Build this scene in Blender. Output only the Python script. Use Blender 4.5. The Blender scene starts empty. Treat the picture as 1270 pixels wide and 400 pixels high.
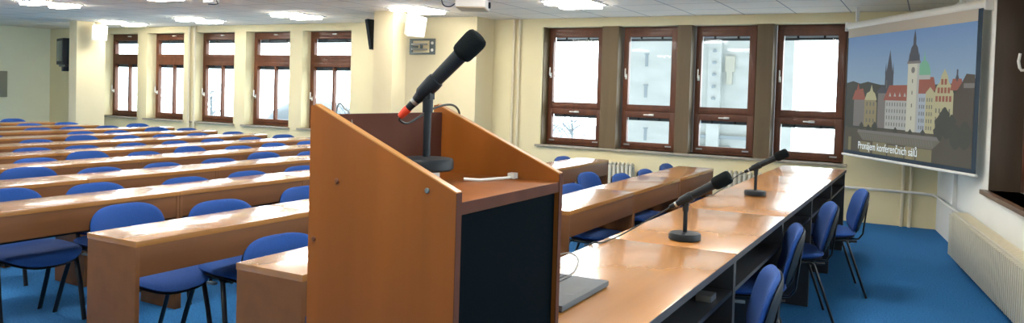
import bpy, bmesh, math, random
from mathutils import Vector, Matrix, Euler
random.seed(7)
S = bpy.context.scene
COL = S.collection
# ------------------------------------------------------------------ camera
cd = bpy.data.cameras.new('camera'); cam = bpy.data.objects.new('camera', cd); COL.objects.link(cam)
Rv = Vector((0.87731, 0.47898, 0.02988)); Uv = Vector((-0.04073, 0.01227, 0.99909)); Fv = Vector((-0.47818, 0.87774, -0.03027))
cam.matrix_world = Matrix(((Rv.x, Uv.x, -Fv.x, 0), (Rv.y, Uv.y, -Fv.y, 0), (Rv.z, Uv.z, -Fv.z, 1.38), (0, 0, 0, 1)))
cd.sensor_fit = 'HORIZONTAL'; cd.sensor_width = 36; cd.lens = 36*953.5/1270; cd.shift_y = -58.2/1270
cd.clip_start = .05; cd.clip_end = 400
S.camera = cam
# ------------------------------------------------------------------ world, exposure
SKY_FAR = 1.2; SKY_SUN = 8.0
W = bpy.data.worlds.new('overcast_sky'); S.world = W; W.use_nodes = True
bg = W.node_tree.nodes['Background']; bg.inputs[0].default_value = (0.80, 0.90, 0.96, 1); bg.inputs[1].default_value = 1.15
# overcast sky that is brighter on the sun's side, beyond the window wall
_n = W.node_tree; _tc = _n.nodes.new('ShaderNodeTexCoord'); _sp = _n.nodes.new('ShaderNodeSeparateXYZ'); _mr = _n.nodes.new('ShaderNodeMapRange')
_mr.inputs['From Min'].default_value = -.4; _mr.inputs['From Max'].default_value = .5; _mr.inputs['To Min'].default_value = SKY_FAR; _mr.inputs['To Max'].default_value = SKY_SUN; _mr.interpolation_type = 'SMOOTHSTEP'
_vd = _n.nodes.new('ShaderNodeVectorMath'); _vd.operation = 'DOT_PRODUCT'; _vd.inputs[1].default_value = (0, 1, 0)
_n.links.new(_tc.outputs['Generated'], _sp.inputs[0]); _n.links.new(_tc.outputs['Generated'], _vd.inputs[0]); _n.links.new(_vd.outputs['Value'], _mr.inputs['Value']); # lift below the horizon, added to throw light up at the ceiling
_mz = _n.nodes.new('ShaderNodeMapRange'); _mz.inputs['From Min'].default_value = .05; _mz.inputs['From Max'].default_value = -.15; _mz.inputs['To Min'].default_value = 1; _mz.inputs['To Max'].default_value = 1.3
_mu = _n.nodes.new('ShaderNodeMath'); _mu.operation = 'MULTIPLY'; _n.links.new(_sp.outputs['Z'], _mz.inputs['Value']); _n.links.new(_mz.outputs[0], _mu.inputs[0]); _n.links.new(_mr.outputs[0], _mu.inputs[1]); pass
_n.links.new(_mu.outputs[0], bg.inputs[1])
_cr = _n.nodes.new('ShaderNodeValToRGB'); _mc = _n.nodes.new('ShaderNodeMapRange'); _mc.inputs['From Min'].default_value = 0; _mc.inputs['From Max'].default_value = .8
_cr.color_ramp.elements[0].color = (.80, .90, .96, 1); _cr.color_ramp.elements[1].color = (.84, .93, .97, 1)
_n.links.new(_vd.outputs['Value'], _mc.inputs['Value']); _n.links.new(_mc.outputs[0], _cr.inputs[0]); _n.links.new(_cr.outputs[0], bg.inputs[0])
S.view_settings.view_transform = 'Standard'; S.view_settings.look = 'None'
S.view_settings.exposure = 0.17; S.view_settings.gamma = 1.0; S.view_settings.use_curve_mapping = False
LAMP = 46.0        # ceiling tube strength
# ------------------------------------------------------------------ materials
def mat(name, col, rough=.5, metal=0, spec=.5, emit=None, es=1, coat=0, noise=None, bump=0, sheen=0, ior=1.5):
    m = bpy.data.materials.new(name); m.use_nodes = True; nt = m.node_tree; b = nt.nodes['Principled BSDF']
    b.inputs['Base Color'].default_value = (*col, 1); b.inputs['Roughness'].default_value = rough
    b.inputs['Metallic'].default_value = metal; b.inputs['Specular IOR Level'].default_value = spec
    b.inputs['IOR'].default_value = ior; b.inputs['Coat Weight'].default_value = coat; b.inputs['Coat Roughness'].default_value = .10; b.inputs['Coat IOR'].default_value = 1.75
    if sheen: b.inputs['Sheen Weight'].default_value = sheen
    if emit: b.inputs['Emission Color'].default_value = (*emit, 1); b.inputs['Emission Strength'].default_value = es
    if noise:   # (scale xyz, amount)
        tc = nt.nodes.new('ShaderNodeTexCoord'); mp = nt.nodes.new('ShaderNodeMapping'); nz = nt.nodes.new('ShaderNodeTexNoise')
        mp.inputs['Scale'].default_value = noise[0]; nz.inputs['Scale'].default_value = 1; nz.inputs['Detail'].default_value = 5
        rp = nt.nodes.new('ShaderNodeValToRGB'); a = noise[1]
        rp.color_ramp.elements[0].position = .3; rp.color_ramp.elements[1].position = .7
        rp.color_ramp.elements[0].color = (*[c*(1-a) for c in col], 1); rp.color_ramp.elements[1].color = (*[min(1, c*(1+a)) for c in col], 1)
        nt.links.new(tc.outputs['Object'], mp.inputs[0]); nt.links.new(mp.outputs[0], nz.inputs['Vector'])
        nt.links.new(nz.outputs[0], rp.inputs[0]); nt.links.new(rp.outputs[0], b.inputs['Base Color'])
        if bump:
            bp = nt.nodes.new('ShaderNodeBump'); bp.inputs['Strength'].default_value = bump; bp.inputs['Distance'].default_value = .01
            nt.links.new(nz.outputs[0], bp.inputs['Height']); nt.links.new(bp.outputs[0], b.inputs['Normal'])
    return m
M = {}
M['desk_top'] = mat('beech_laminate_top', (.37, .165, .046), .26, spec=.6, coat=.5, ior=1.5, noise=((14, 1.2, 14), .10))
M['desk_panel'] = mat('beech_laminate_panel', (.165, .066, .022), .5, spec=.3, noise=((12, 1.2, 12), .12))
M['head_top'] = mat('lacquered_tabletop', (.47, .20, .047), .26, spec=.6, coat=.45, ior=1.6, noise=((9, 1.0, 9), .14))
M['head_dark'] = mat('dark_laminate_board', (.026, .027, .032), .5, noise=((6, 6, 6), .15))
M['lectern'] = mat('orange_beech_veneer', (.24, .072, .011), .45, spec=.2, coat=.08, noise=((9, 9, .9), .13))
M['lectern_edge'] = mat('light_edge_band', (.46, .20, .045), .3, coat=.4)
M['lectern_board'] = mat('brown_board', (.09, .034, .022), .75, spec=.1, noise=((10, 10, 1), .12))
M['lectern_dark'] = mat('open_back_shade', (.0015, .004, .006), .8, spec=.03)  # near-black colour holds the shade of the lectern's open back
M['wall'] = mat('cream_paint', (.74, .655, .40), .8, noise=((1.5, 1.5, 1.5), .03))
M['wall_back'] = mat('pale_green_grey_paint', (.80, .83, .64), .85, noise=((1.5, 1.5, 1.5), .03))
M['wall_light'] = mat('off_white_paint', (.86, .87, .82), .8, noise=((1.5, 1.5, 1.5), .03))
M['column'] = mat('column_cream_paint', (.72, .635, .41), .75, noise=((2, 2, 2), .02))
M['pier'] = mat('olive_brown_cladding', (.125, .083, .036), .6, noise=((10, 10, 1), .12))
M['pier_dark'] = mat('dark_brown_cladding', (.075, .052, .033), .5, noise=((10, 10, 1), .15))
M['frame'] = mat('red_brown_window_wood', (.125, .042, .018), .45, spec=.35, coat=.05, noise=((14, 14, 3), .2))
M['frame_dark'] = mat('dark_brown_window_wood', (.075, .035, .024), .4, noise=((14, 14, 3), .2))
M['blind'] = mat('grey_blind_metal', (.035, .05, .06), .5)
M['blind_light'] = mat('pale_blind_slats', (.42, .52, .58), .4)
M['sill'] = mat('grey_sill_stone', (.33, .29, .22), .5, noise=((20, 20, 20), .1))
M['white'] = mat('white_plastic', (.74, .74, .70), .35)
M['white_wall_unit'] = mat('ivory_plastic', (.75, .74, .66), .4)
M['chair_blue'] = mat('blue_wool_upholstery', (.001, .052, .25), .85, noise=((260, 260, 260), .22), bump=.25, sheen=.03)
M['black_tube'] = mat('black_powder_coated_steel', (.010, .013, .018), .35)
M['black_plastic'] = mat('black_plastic', (.008, .012, .016), .5, spec=.3)
M['mic_foam'] = mat('black_foam', (.008, .011, .012), .95, spec=.1, noise=((500, 500, 500), .5), bump=.6)
M['red'] = mat('red_plastic', (.62, .05, .02), .4)
M['steel'] = mat('brushed_steel', (.45, .45, .43), .35, .9)
M['link'] = mat('grey_link_plastic', (.20, .24, .26), .4)
M['radiator'] = mat('cream_radiator_enamel', (.62, .59, .47), .35)
M['pipe'] = mat('cream_pipe_paint', (.70, .63, .45), .45)
M['pipe_white'] = mat('white_pipe_paint', (.78, .77, .72), .4)
M['tube'] = mat('lamp_diffuser', (.9, .9, .9), .4, emit=(1, .965, .90), es=LAMP)
M['grey_metal'] = mat('grey_metal', (.16, .19, .19), .45, .5)
M['silver'] = mat('silver_laptop_plastic', (.085, .098, .11), .6)
M['keys'] = mat('dark_keys', (.03, .035, .045), .5)
M['cable'] = mat('black_cable', (.012, .016, .016), .5)
M['cable_grey'] = mat('grey_cable', (.22, .22, .20), .5)
M['stone'] = mat('pale_stone_facade', (.47, .49, .47), .9, noise=((.8, .8, 2.2), .10))
M['stone_dark'] = mat('slit_window_grey', (.27, .31, .33), .8)  # plain grey of slit openings, ledges and knobs
M['stone_warm'] = mat('sand_coloured_relief', (.46, .45, .38), .9)
M['snow'] = mat('snow_ground', (.72, .76, .80), .9, noise=((.3, .3, .3), .03))
M['twig'] = mat('frosted_twigs', (.25, .28, .30), .9)
M['roof_grey'] = mat('grey_curved_roof', (.20, .23, .25), .7, noise=((2, 2, 2), .1))
# carpet
def carpet():
    m = mat('blue_carpet', (.028, .16, .40), .95, spec=.15, noise=((90, 90, 90), .28), bump=.5); return m
M['carpet'] = carpet()
def ceiling_mat():
    m = mat('mineral_ceiling_tiles', (.80, .74, .65), .9); nt = m.node_tree; b = nt.nodes['Principled BSDF']
    tc = nt.nodes.new('ShaderNodeTexCoord'); mp = nt.nodes.new('ShaderNodeMapping'); br = nt.nodes.new('ShaderNodeTexBrick')
    mp.inputs['Location'].default_value = (.25, .02, 0)
    br.offset = 0; br.squash = 1
    for k, v in (('Scale', 1), ('Mortar Size', .007), ('Brick Width', .6), ('Row Height', .6), ('Mortar Smooth', .3), ('Bias', 0)): br.inputs[k].default_value = v
    br.inputs['Color1'].default_value = (.96, .85, .68, 1); br.inputs['Color2'].default_value = (.94, .83, .66, 1); br.inputs['Mortar'].default_value = (.30, .28, .25, 1)
    nz = nt.nodes.new('ShaderNodeTexNoise'); nz.inputs['Scale'].default_value = 60; nz.inputs['Detail'].default_value = 3
    mx = nt.nodes.new('ShaderNodeMix'); mx.data_type = 'RGBA'; mx.blend_type = 'MULTIPLY'; mx.inputs['Factor'].default_value = .03
    nt.links.new(tc.outputs['Object'], mp.inputs[0]); nt.links.new(mp.outputs[0], br.inputs['Vector']); nt.links.new(tc.outputs['Object'], nz.inputs['Vector'])
    nt.links.new(br.outputs['Color'], mx.inputs[6]); nt.links.new(nz.outputs['Color'], mx.inputs[7]); nt.links.new(mx.outputs[2], b.inputs['Base Color'])
    return m
M['ceiling'] = ceiling_mat()
def glass_mat():
    m = bpy.data.materials.new('window_glass'); m.use_nodes = True; nt = m.node_tree; nt.nodes.remove(nt.nodes['Principled BSDF'])
    out = nt.nodes['Material Output']; t = nt.nodes.new('ShaderNodeBsdfTransparent'); g = nt.nodes.new('ShaderNodeBsdfGlossy'); f = nt.nodes.new('ShaderNodeMath'); lw = nt.nodes.new('ShaderNodeLayerWeight'); lw.inputs['Blend'].default_value = .5; pw = nt.nodes.new('ShaderNodeMath'); pw.operation = 'POWER'; pw.inputs[1].default_value = 4; f.operation = 'MULTIPLY_ADD'; f.inputs[1].default_value = .35; f.inputs[2].default_value = .006; nt.links.new(lw.outputs['Facing'], pw.inputs[0]); nt.links.new(pw.outputs[0], f.inputs[0]); mx = nt.nodes.new('ShaderNodeMixShader')
    t.inputs[0].default_value = (.97, .985, .985, 1); g.inputs['Roughness'].default_value = .02
    nt.links.new(f.outputs[0], mx.inputs[0]); nt.links.new(t.outputs[0], mx.inputs[1]); nt.links.new(g.outputs[0], mx.inputs[2]); nt.links.new(mx.outputs[0], out.inputs[0])
    return m
M['glass'] = glass_mat()
def pic(name, col, s=.85):
    return mat(name, (0.02, 0.02, 0.02), .8, emit=col, es=s)
# ------------------------------------------------------------------ mesh helpers
class MB:
    """collects shapes into one mesh object"""
    def __init__(s): s.bm = bmesh.new(); s.mats = []
    def mi(s, m):
        if m not in s.mats: s.mats.append(m)
        return s.mats.index(m)
    def _tag(s, faces, m, smooth=False):
        i = s.mi(m)
        for f in faces: f.material_index = i; f.smooth = smooth
    def box(s, p0, p1, m, bev=0, T=None):
        p0, p1 = [min(a, b) for a, b in zip(p0, p1)], [max(a, b) for a, b in zip(p0, p1)]
        n0 = len(s.bm.faces)
        b2 = bmesh.new(); bmesh.ops.create_cube(b2, size=1)
        for v in b2.verts: v.co = Vector([p0[i] + (v.co[i]+.5)*(p1[i]-p0[i]) for i in range(3)])
        if bev: bmesh.ops.bevel(b2, geom=b2.edges[:], offset=bev, segments=2, affect='EDGES', profile=.7)
        s.merge(b2, m, T); return s
    def merge(s, b2, m, T=None, smooth=False):
        mp = {}
        for v in b2.verts: mp[v] = s.bm.verts.new(T @ v.co if T else v.co)
        fs = []
        for f in b2.faces:
            try: fs.append(s.bm.faces.new([mp[v] for v in f.verts]))
            except ValueError: pass
        s._tag(fs, m, smooth); b2.free()
    def poly(s, pts, m):
        f = s.bm.faces.new([s.bm.verts.new(p) for p in pts]); s._tag([f], m)
    def prism(s, pts, vec, m):
        vec = Vector(vec); a = [s.bm.verts.new(p) for p in pts]; b = [s.bm.verts.new(Vector(p)+vec) for p in pts]; n = len(a)
        fs = [s.bm.faces.new(a), s.bm.faces.new(b[::-1])]
        for i in range(n): fs.append(s.bm.faces.new((a[i], b[i], b[(i+1) % n], a[(i+1) % n])))
        s._tag(fs, m); return s
    def tube(s, pts, r, m, n=10, cap=True):
        """swept tube; r float or (ra, rb) oval or list per point"""
        pts = [Vector(p) for p in pts]; rings = []; up = None
        for i, p in enumerate(pts):
            t = (pts[min(i+1, len(pts)-1)] - pts[max(i-1, 0)]).normalized()
            if up is None:
                up = Vector((0, 0, 1)) if abs(t.z) < .9 else Vector((1, 0, 0))
            a = t.cross(up).normalized(); b = t.cross(a).normalized(); up = -b if b.dot(up) < 0 else b
            a = t.cross(up).normalized(); b = a.cross(t).normalized()
            rr = r[i] if isinstance(r, list) else r
            ra, rb = rr if isinstance(rr, tuple) else (rr, rr)
            rings.append([s.bm.verts.new(p + a*ra*math.cos(2*math.pi*k/n) + b*rb*math.sin(2*math.pi*k/n)) for k in range(n)])
        fs = []
        for i in range(len(rings)-1):
            for k in range(n): fs.append(s.bm.faces.new((rings[i][k], rings[i][(k+1) % n], rings[i+1][(k+1) % n], rings[i+1][k])))
        if cap: fs.append(s.bm.faces.new(rings[0][::-1])); fs.append(s.bm.faces.new(rings[-1]))
        s._tag(fs, m, True); return s
    def lathe(s, prof, m, T=None, n=20, sx=1, sy=1):
        """prof: (r, z) list"""
        T = T or Matrix.Identity(4); rings = []
        for r, z in prof:
            rings.append([s.bm.verts.new(T @ Vector((max(r, 1e-4)*sx*math.cos(2*math.pi*k/n), max(r, 1e-4)*sy*math.sin(2*math.pi*k/n), z))) for k in range(n)])
        fs = []
        for i in range(len(rings)-1):
            for k in range(n): fs.append(s.bm.faces.new((rings[i][k], rings[i][(k+1) % n], rings[i+1][(k+1) % n], rings[i+1][k])))
        fs.append(s.bm.faces.new(rings[0][::-1])); fs.append(s.bm.faces.new(rings[-1]))
        s._tag(fs, m, True); return s
    def build(s, name, parent=None, loc=None, **kw):
        bmesh.ops.recalc_face_normals(s.bm, faces=s.bm.faces)
        me = bpy.data.meshes.new(name); s.bm.to_mesh(me); s.bm.free()
        for m in s.mats: me.materials.append(m)
        try: me.set_sharp_from_angle(angle=math.radians(40))
        except Exception: pass
        o = bpy.data.objects.new(name, me); COL.objects.link(o)
        if parent: o.parent = parent
        if loc: o.location = loc
        for k, v in kw.items(): o[k] = v
        return o
def empty(name, loc, label, cat, group=None, rz=0):
    o = bpy.data.objects.new(name, None); COL.objects.link(o); o.empty_display_size = .1
    o.location = loc; o.rotation_euler = (0, 0, rz); o['label'] = label; o['category'] = cat
    if group: o['group'] = group
    return o
def copy_tree(o, parent=None):
    c = o.copy(); COL.objects.link(c); c.parent = parent
    for ch in KIDS.get(o.name, []):
        copy_tree(ch, c)
    return c
KIDS = {}
def reg(root):
    """remember children so that copies are quick"""
    for ob in list(bpy.data.objects):
        if ob.parent: KIDS.setdefault(ob.parent.name, [])
        if ob.parent and ob not in KIDS[ob.parent.name]: KIDS[ob.parent.name].append(ob)
ORD = ['first', 'second', 'third', 'fourth', 'fifth', 'sixth', 'seventh', 'eighth', 'ninth', 'tenth', 'eleventh']
# ------------------------------------------------------------------ room shell
YW = 9.64; ZC = 2.40; XB = -16.45; YR = -2.6
CX, CY = .092, 9.64                                  # corner of window wall and slanted right wall
RD = Vector((.1373, -.9905, 0)); RN = Vector((.9905, .1373, 0))     # along / outwards
def RW(s, out, z): return Vector((CX, CY, 0)) + RD*s + RN*out + Vector((0, 0, z))
xr_end = RW((CY-YR)/.9905, 0, 0).x
fb = MB(); fb.prism([(XB-.3, YR-.3, -.06), (xr_end+.3, YR-.3, -.06), (CX+.35, YW+.3, -.06), (XB-.3, YW+.3, -.06)], (0, 0, .06), M['carpet']); fb.build('floor', kind='structure')
cb = MB(); cb.prism([(XB-.3, YR-.3, ZC), (xr_end+.3, YR-.3, ZC), (CX+.35, YW+.3, ZC), (XB-.3, YW+.3, ZC)], (0, 0, .15), M['ceiling']); cb.build('ceiling', kind='structure')
# window wall
LW = [(-14.62+1.333*i, -14.62+1.333*i+1.05) for i in range(5)]
RWN = [(-4.80, -3.91), (-3.68, -2.88), (-2.70, -1.89), (-1.70, -.87)]
ZS, ZT = .655, 2.285; TH = .30
w = MB(); wm = M['wall']
w.box((XB, YW, 0), (CX+.3, YW+TH, ZS), wm); w.box((XB, YW, ZT), (CX+.3, YW+TH, ZC), wm)
xs = [XB] + [v for p in LW for v in p] + [RWN[0][0], RWN[3][1], CX+.3]
for i in range(0, len(xs), 2): w.box((xs[i], YW, ZS), (xs[i+1], YW+TH, ZT), wm)
w.build('wall_windows', kind='structure')
# small piers between the right windows
pb = MB()
for i in range(3): pb.box((RWN[i][1], YW+.004, ZS), (RWN[i+1][0], YW+TH, ZT), M['pier'])
pb.box((RWN[0][0], YW+.03, ZS), (RWN[0][0]+.012, YW+TH, ZT), M['pier']); pb.box((RWN[3][1]-.012, YW+.02, ZS), (RWN[3][1], YW+TH, ZT), M['pier_dark'])
pb.build('trim_1', kind='structure')
wb = MB(); wb.box((XB-.25, YR, 0), (XB, YW+TH, ZC), M['wall_back']); wb.build('wall_back', kind='structure')
wr = MB(); RQ = [(-15.6+2.1*i, -13.9+2.1*i) for i in range(8)]
wr.box((XB-.25, YR-.25, 0), (xr_end+.3, YR, .75), M['wall']); wr.box((XB-.25, YR-.25, 2.28), (xr_end+.3, YR, ZC), M['wall'])
xs = [XB-.25]+[v for q in RQ for v in q]+[xr_end+.3]
for i in range(0, len(xs), 2): wr.box((xs[i], YR-.25, .75), (xs[i+1], YR, 2.28), M['wall'])
wr.build('wall_rear', kind='structure')
# slanted right wall with a window opening
S0, S1 = 2.42, 4.6; RZS, RZT = .70, 2.27
def rbox(mb, s0, s1, o0, o1, z0, z1, m, bev=0):
    T = Matrix.Translation((CX, CY, 0)) @ Matrix(((RD.x, RN.x, 0, 0), (RD.y, RN.y, 0, 0), (0, 0, 1, 0), (0, 0, 0, 1)))
    mb.box((s0, o0, z0), (s1, o1, z1), m, bev, T)
w = MB(); sl = (CY-YR)/.9905
rbox(w, 0, S0, 0, .36, 0, ZC, M['wall_light']); 
RS = [(5.0, 7.0), (7.4, 9.4), (9.8, 11.6)]
for a0, a1 in ((S1, 5.0), (7.0, 7.4), (9.4, 9.8), (11.6, sl)): rbox(w, a0, a1, 0, .36, 0, ZC, M['wall_light'])
for a0, a1 in RS: rbox(w, a0, a1, 0, .36, 0, RZS, M['wall_light']); rbox(w, a0, a1, 0, .36, RZT, ZC, M['wall_light'])
rbox(w, S0, S1, 0, .36, 0, RZS, M['wall_light']); rbox(w, S0, S1, 0, .36, RZT, ZC, M['wall_light'])
w.build('wall_right', kind='structure')
w = MB(); rbox(w, S0, S0+.012, .003, .36, RZS, RZT, M['pier_dark']); rbox(w, S1-.012, S1, .003, .36, RZS, RZT, M['pier_dark']); rbox(w, S0, S1, .003, .36, RZT-.012, RZT, M['pier_dark'])
w.build('trim_2', kind='structure')
w = MB(); rbox(w, 1.02, 1.14, -.035, 0, 0, ZC, M['wall_light']); w.build('trim_3', kind='structure')
# projecting chimney-like pilaster on the window wall
w = MB(); w.box((-6.95, 9.16, 0), (-5.585, YW, ZC), M['column']); w.build('trim_4', kind='structure')
# ------------------------------------------------------------------ windows
def frame_rect(mb, x0, x1, z0, z1, y0, y1, wl, wr_, wt, wb_, m, bev=.004):
    mb.box((x0, y0, z0), (x0+wl, y1, z1), m, bev); mb.box((x1-wr_, y0, z0), (x1, y1, z1), m, bev)
    mb.box((x0+wl, y0, z1-wt), (x1-wr_, y1, z1), m, bev); mb.box((x0+wl, y0, z0), (x1-wr_, y1, z0+wb_), m, bev)
YF = YW+.20
wn = 0
def handle(mb, x, y, z, vert=True):
    if vert:
        mb.box((x-.014, y-.012, z-.035), (x+.014, y, z+.035), M['white_wall_unit'], .004)
        mb.tube([(x, y-.01, z), (x, y-.045, z), (x, y-.05, z+.012), (x, y-.045, z+.11)], .009, M['white_wall_unit'])
    else:
        mb.box((x-.035, y-.012, z-.014), (x+.035, y, z+.014), M['white_wall_unit'], .004)
        mb.tube([(x+.03, y-.01, z), (x+.03, y-.045, z), (x+.02, y-.05, z), (x-.09, y-.045, z)], .009, M['white_wall_unit'])
def clips(mb, x0, x1, y, z, n=2):
    for k in range(n):
        x = x0+(x1-x0)*(k+.5)/n + .0; mb.box((x-.012, y-.012, z-.02), (x+.012, y, z+.02), M['black_plastic'])
for (x0, x1) in LW:                                      # tall left windows: short transom above a two-light casement
    wn += 1
    f = MB(); frame_rect(f, x0+.0, x1, ZS, ZT, YF, YF+.09, .05, .05, .08, .06, M['frame']); f.box((x0+.05, YF, 1.71), (x1-.05, YF+.09, 1.86), M['frame'], .004)
    root = f.build('window_%d' % wn, kind='structure')
    a = MB(); frame_rect(a, x0+.05, x1-.05, 1.83, ZT-.08, YF-.02, YF+.05, .05, .05, .045, .06, M['frame']); t = a.build('transom_sash', root)
    a = MB(); frame_rect(a, x0+.05, x1-.05, ZS+.05, 1.76, YF-.02, YF+.05, .05, .05, .07, .06, M['frame']); xm = (x0+x1)/2; a.box((xm-.02, YF-.015, ZS+.1), (xm+.02, YF+.05, 1.70), M['frame'], .004); c = a.build('casement_sash', root)
    a = MB(); a.box((x0+.09, YF+.025, 1.86), (x1-.09, YF+.035, ZT-.10), M['glass']); a.build('pane', t)
    a = MB(); a.box((x0+.09, YF+.025, ZS+.10), (x1-.09, YF+.035, 1.72), M['glass']); a.build('pane', c)
    a = MB(); a.box((x0+.1, YF+.05, 2.10), (x1-.1, YF+.075, 2.162), M['blind']); clips(a, x0+.1, x1-.1, YF+.0499, 2.145, 2); a.box((x0+.1, YF+.045, 1.63), (x1-.1, YF+.075, 1.695), M['blind']); clips(a, x0+.1, x1-.1, YF+.05, 1.67, 3); a.build('blind_rail', root)
    a = MB(); handle(a, x0+.072, YF-.02, 1.15); a.build('window_handle', c, label='pale window handle')
    a = MB(); a.box((xm-.03, YF-.03, ZT-.055), (xm+.05, YF-.0, ZT-.035), M['white_wall_unit'], .003); a.build('latch', root)
    a = MB(); a.box((x0-.07, YW-.035, ZS-.03), (x1+.03, YF, ZS-.0), M['sill'], .004); a.build('window_sill', root)
for i, (x0, x1) in enumerate(RWN):                        # wide right windows: big casement above a low tilting light
    wn += 1
    f = MB(); frame_rect(f, x0+.012, x1, ZS, ZT, YF, YF+.09, .04, .05, .07, .055, M['frame_dark'] if i > 5 else M['frame']); f.box((x0+.05, YF, 1.13), (x1-.05, YF+.09, 1.20), M['frame'], .004)
    root = f.build('window_%d' % wn, kind='structure')
    a = MB(); frame_rect(a, x0+.035, x1-.04, 1.175, ZT-.05, YF-.02, YF+.05, .055, .085, .08, .075, M['frame']); c = a.build('casement_sash', root)
    a = MB(); frame_rect(a, x0+.035, x1-.04, ZS+.035, 1.155, YF-.02, YF+.05, .055, .085, .075, .06, M['frame']); t = a.build('tilting_sash', root)
    a = MB(); a.box((x0+.08, YF+.025, 1.24), (x1-.11, YF+.035, ZT-.12), M['glass']); a.build('pane', c)
    a = MB(); a.box((x0+.08, YF+.025, ZS+.085), (x1-.11, YF+.035, 1.09), M['glass']); a.build('pane', t)
    a = MB(); gx0, gx1 = x0+.095, x1-.13
    a.box((gx0, YF+.05, 2.13), (gx1, YF+.07, 2.165), M['blind_light']); a.box((gx0, YF+.045, 2.10), (gx1, YF+.07, 2.132), M['blind']); clips(a, gx0, gx1, YF+.045, 2.14, 2)
    a.box((gx0, YF+.045, 1.04), (gx1, YF+.07, 1.092), M['blind']); clips(a, gx0, gx1, YF+.045, 1.06, 2); a.build('blind_rail', root)
    a = MB(); handle(a, x0+.062, YF-.02, 1.62); a.build('window_handle', c, label='pale window handle')
    xm = (x0+x1)/2; a = MB(); handle(a, xm+.03, YF-.02, 1.12, False); a.build('window_handle', t, label='pale window handle')
    a = MB()
    for hx in (x0+.10, x1-.13): a.box((hx-.04, YF-.03, ZS+.05), (hx+.04, YF-.018, ZS+.068), M['steel'])
    a.build('tilt_stay', t)
a = MB(); a.box((-4.86, YW-.04, ZS-.032), (-.83, YF+.01, ZS), M['sill'], .004); a.build('trim_5', kind='structure')
for (x0, x1) in RQ:                                      # unseen windows behind the camera, added to let in more daylight
    wn += 1; y0 = YR-.17
    f = MB(); frame_rect(f, x0, x1, .75, 2.28, y0, y0+.08, .06, .06, .07, .06, M['frame']); f.box(((x0+x1)/2-.04, y0, .81), ((x0+x1)/2+.04, y0+.08, 2.21), M['frame'], .004)
    root = f.build('window_%d' % wn, kind='structure')
    a = MB(); a.box((x0+.05, y0+.03, .8), (x1-.05, y0+.04, 2.22), M['glass']); a.build('pane', root)
for (s0, s1) in RS:                                      # unseen right-wall windows, added to light the floor and ceiling
    wn += 1; f = MB(); q = (s0+s1)/2
    for (a0, a1, z0, z1) in ((s0, s0+.08, RZS, RZT), (s1-.08, s1, RZS, RZT), (s0+.08, s1-.08, RZS, RZS+.08), (s0+.08, s1-.08, RZT-.09, RZT), (q-.04, q+.04, RZS+.08, RZT-.09)): rbox(f, a0, a1, .22, .31, z0, z1, M['frame'], .004)
    root = f.build('window_%d' % wn, kind='structure')
    a = MB(); rbox(a, s0+.07, s1-.07, .255, .265, RZS+.07, RZT-.08, M['glass']); a.build('pane', root)
# right wall window
root = MB()
for (s0, s1, z0, z1) in ((S0+.012, S0+.10, RZS, RZT-.012), (S1-.10, S1-.012, RZS, RZT-.012), (S0+.10, S1-.1, RZS, RZS+.10), (S0+.10, S1-.1, RZT-.11, RZT-.012), ((S0+S1)/2-.06, (S0+S1)/2+.06, RZS+.1, RZT-.11)): rbox(root, s0, s1, .22, .31, z0, z1, M['frame_dark'], .004)
root = root.build('window_%d' % (wn+1), kind='structure')
a = MB(); rbox(a, S0+.09, (S0+S1)/2-.06, .255, .265, RZS+.1, RZT-.1, M['glass']); rbox(a, (S0+S1)/2+.06, S1-.09, .255, .265, RZS+.1, RZT-.1, M['glass']); a.build('pane', root)
a = MB(); sm_ = (S0+S1)/2
for (q0, q1) in ((S0+.1, sm_-.06), (sm_+.06, S1-.1)):
    for (s0, s1, z0, z1) in ((q0, q0+.06, RZS+.1, RZT-.11), (q1-.06, q1, RZS+.1, RZT-.11), (q0, q1, RZS+.1, RZS+.17), (q0, q1, RZT-.18, RZT-.11)): rbox(a, s0, s1, .205, .25, z0, z1, M['frame'], .004)
cs = a.build('casement_sash', root)
a = MB()
for k in range(38):
    z = RZS+.19+k*.035
    for (q0, q1) in ((S0+.17, sm_-.13), (sm_+.13, S1-.17)): rbox(a, q0, q1, .27, .298, z, z+.003, M['blind'])
a.build('venetian_blind', root)
a = MB(); P = RW(S0+.13, .205, 1.66); b = RW(S0+.13, .15, 1.66)
a.tube([P, RW(S0+.13, .16, 1.66), RW(S0+.13, .148, 1.68), RW(S0+.125, .14, 1.73), RW(S0+.12, .15, 1.79)], .011, M['white_wall_unit']); a.build('window_handle', cs, label='pale curved window handle')
a = MB(); rbox(a, S0-.05, S1+.05, -.05, .22, RZS-.035, RZS, mat('brown_sill_board', (.14, .075, .04), .4, noise=((10, 10, 10), .15)), .004); a.build('window_sill', root)
# ------------------------------------------------------------------ columns
a = MB(); a.box((-6.62, 8.2, 0), (-6.30, 8.50, ZC), M['column'], .004); a.build('trim_6', kind='structure')
a = MB(); a.box((-13.62, 8.32, 0), (-13.40, 8.86, ZC), M['column'], .004); a.build('trim_7', kind='structure')
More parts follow.
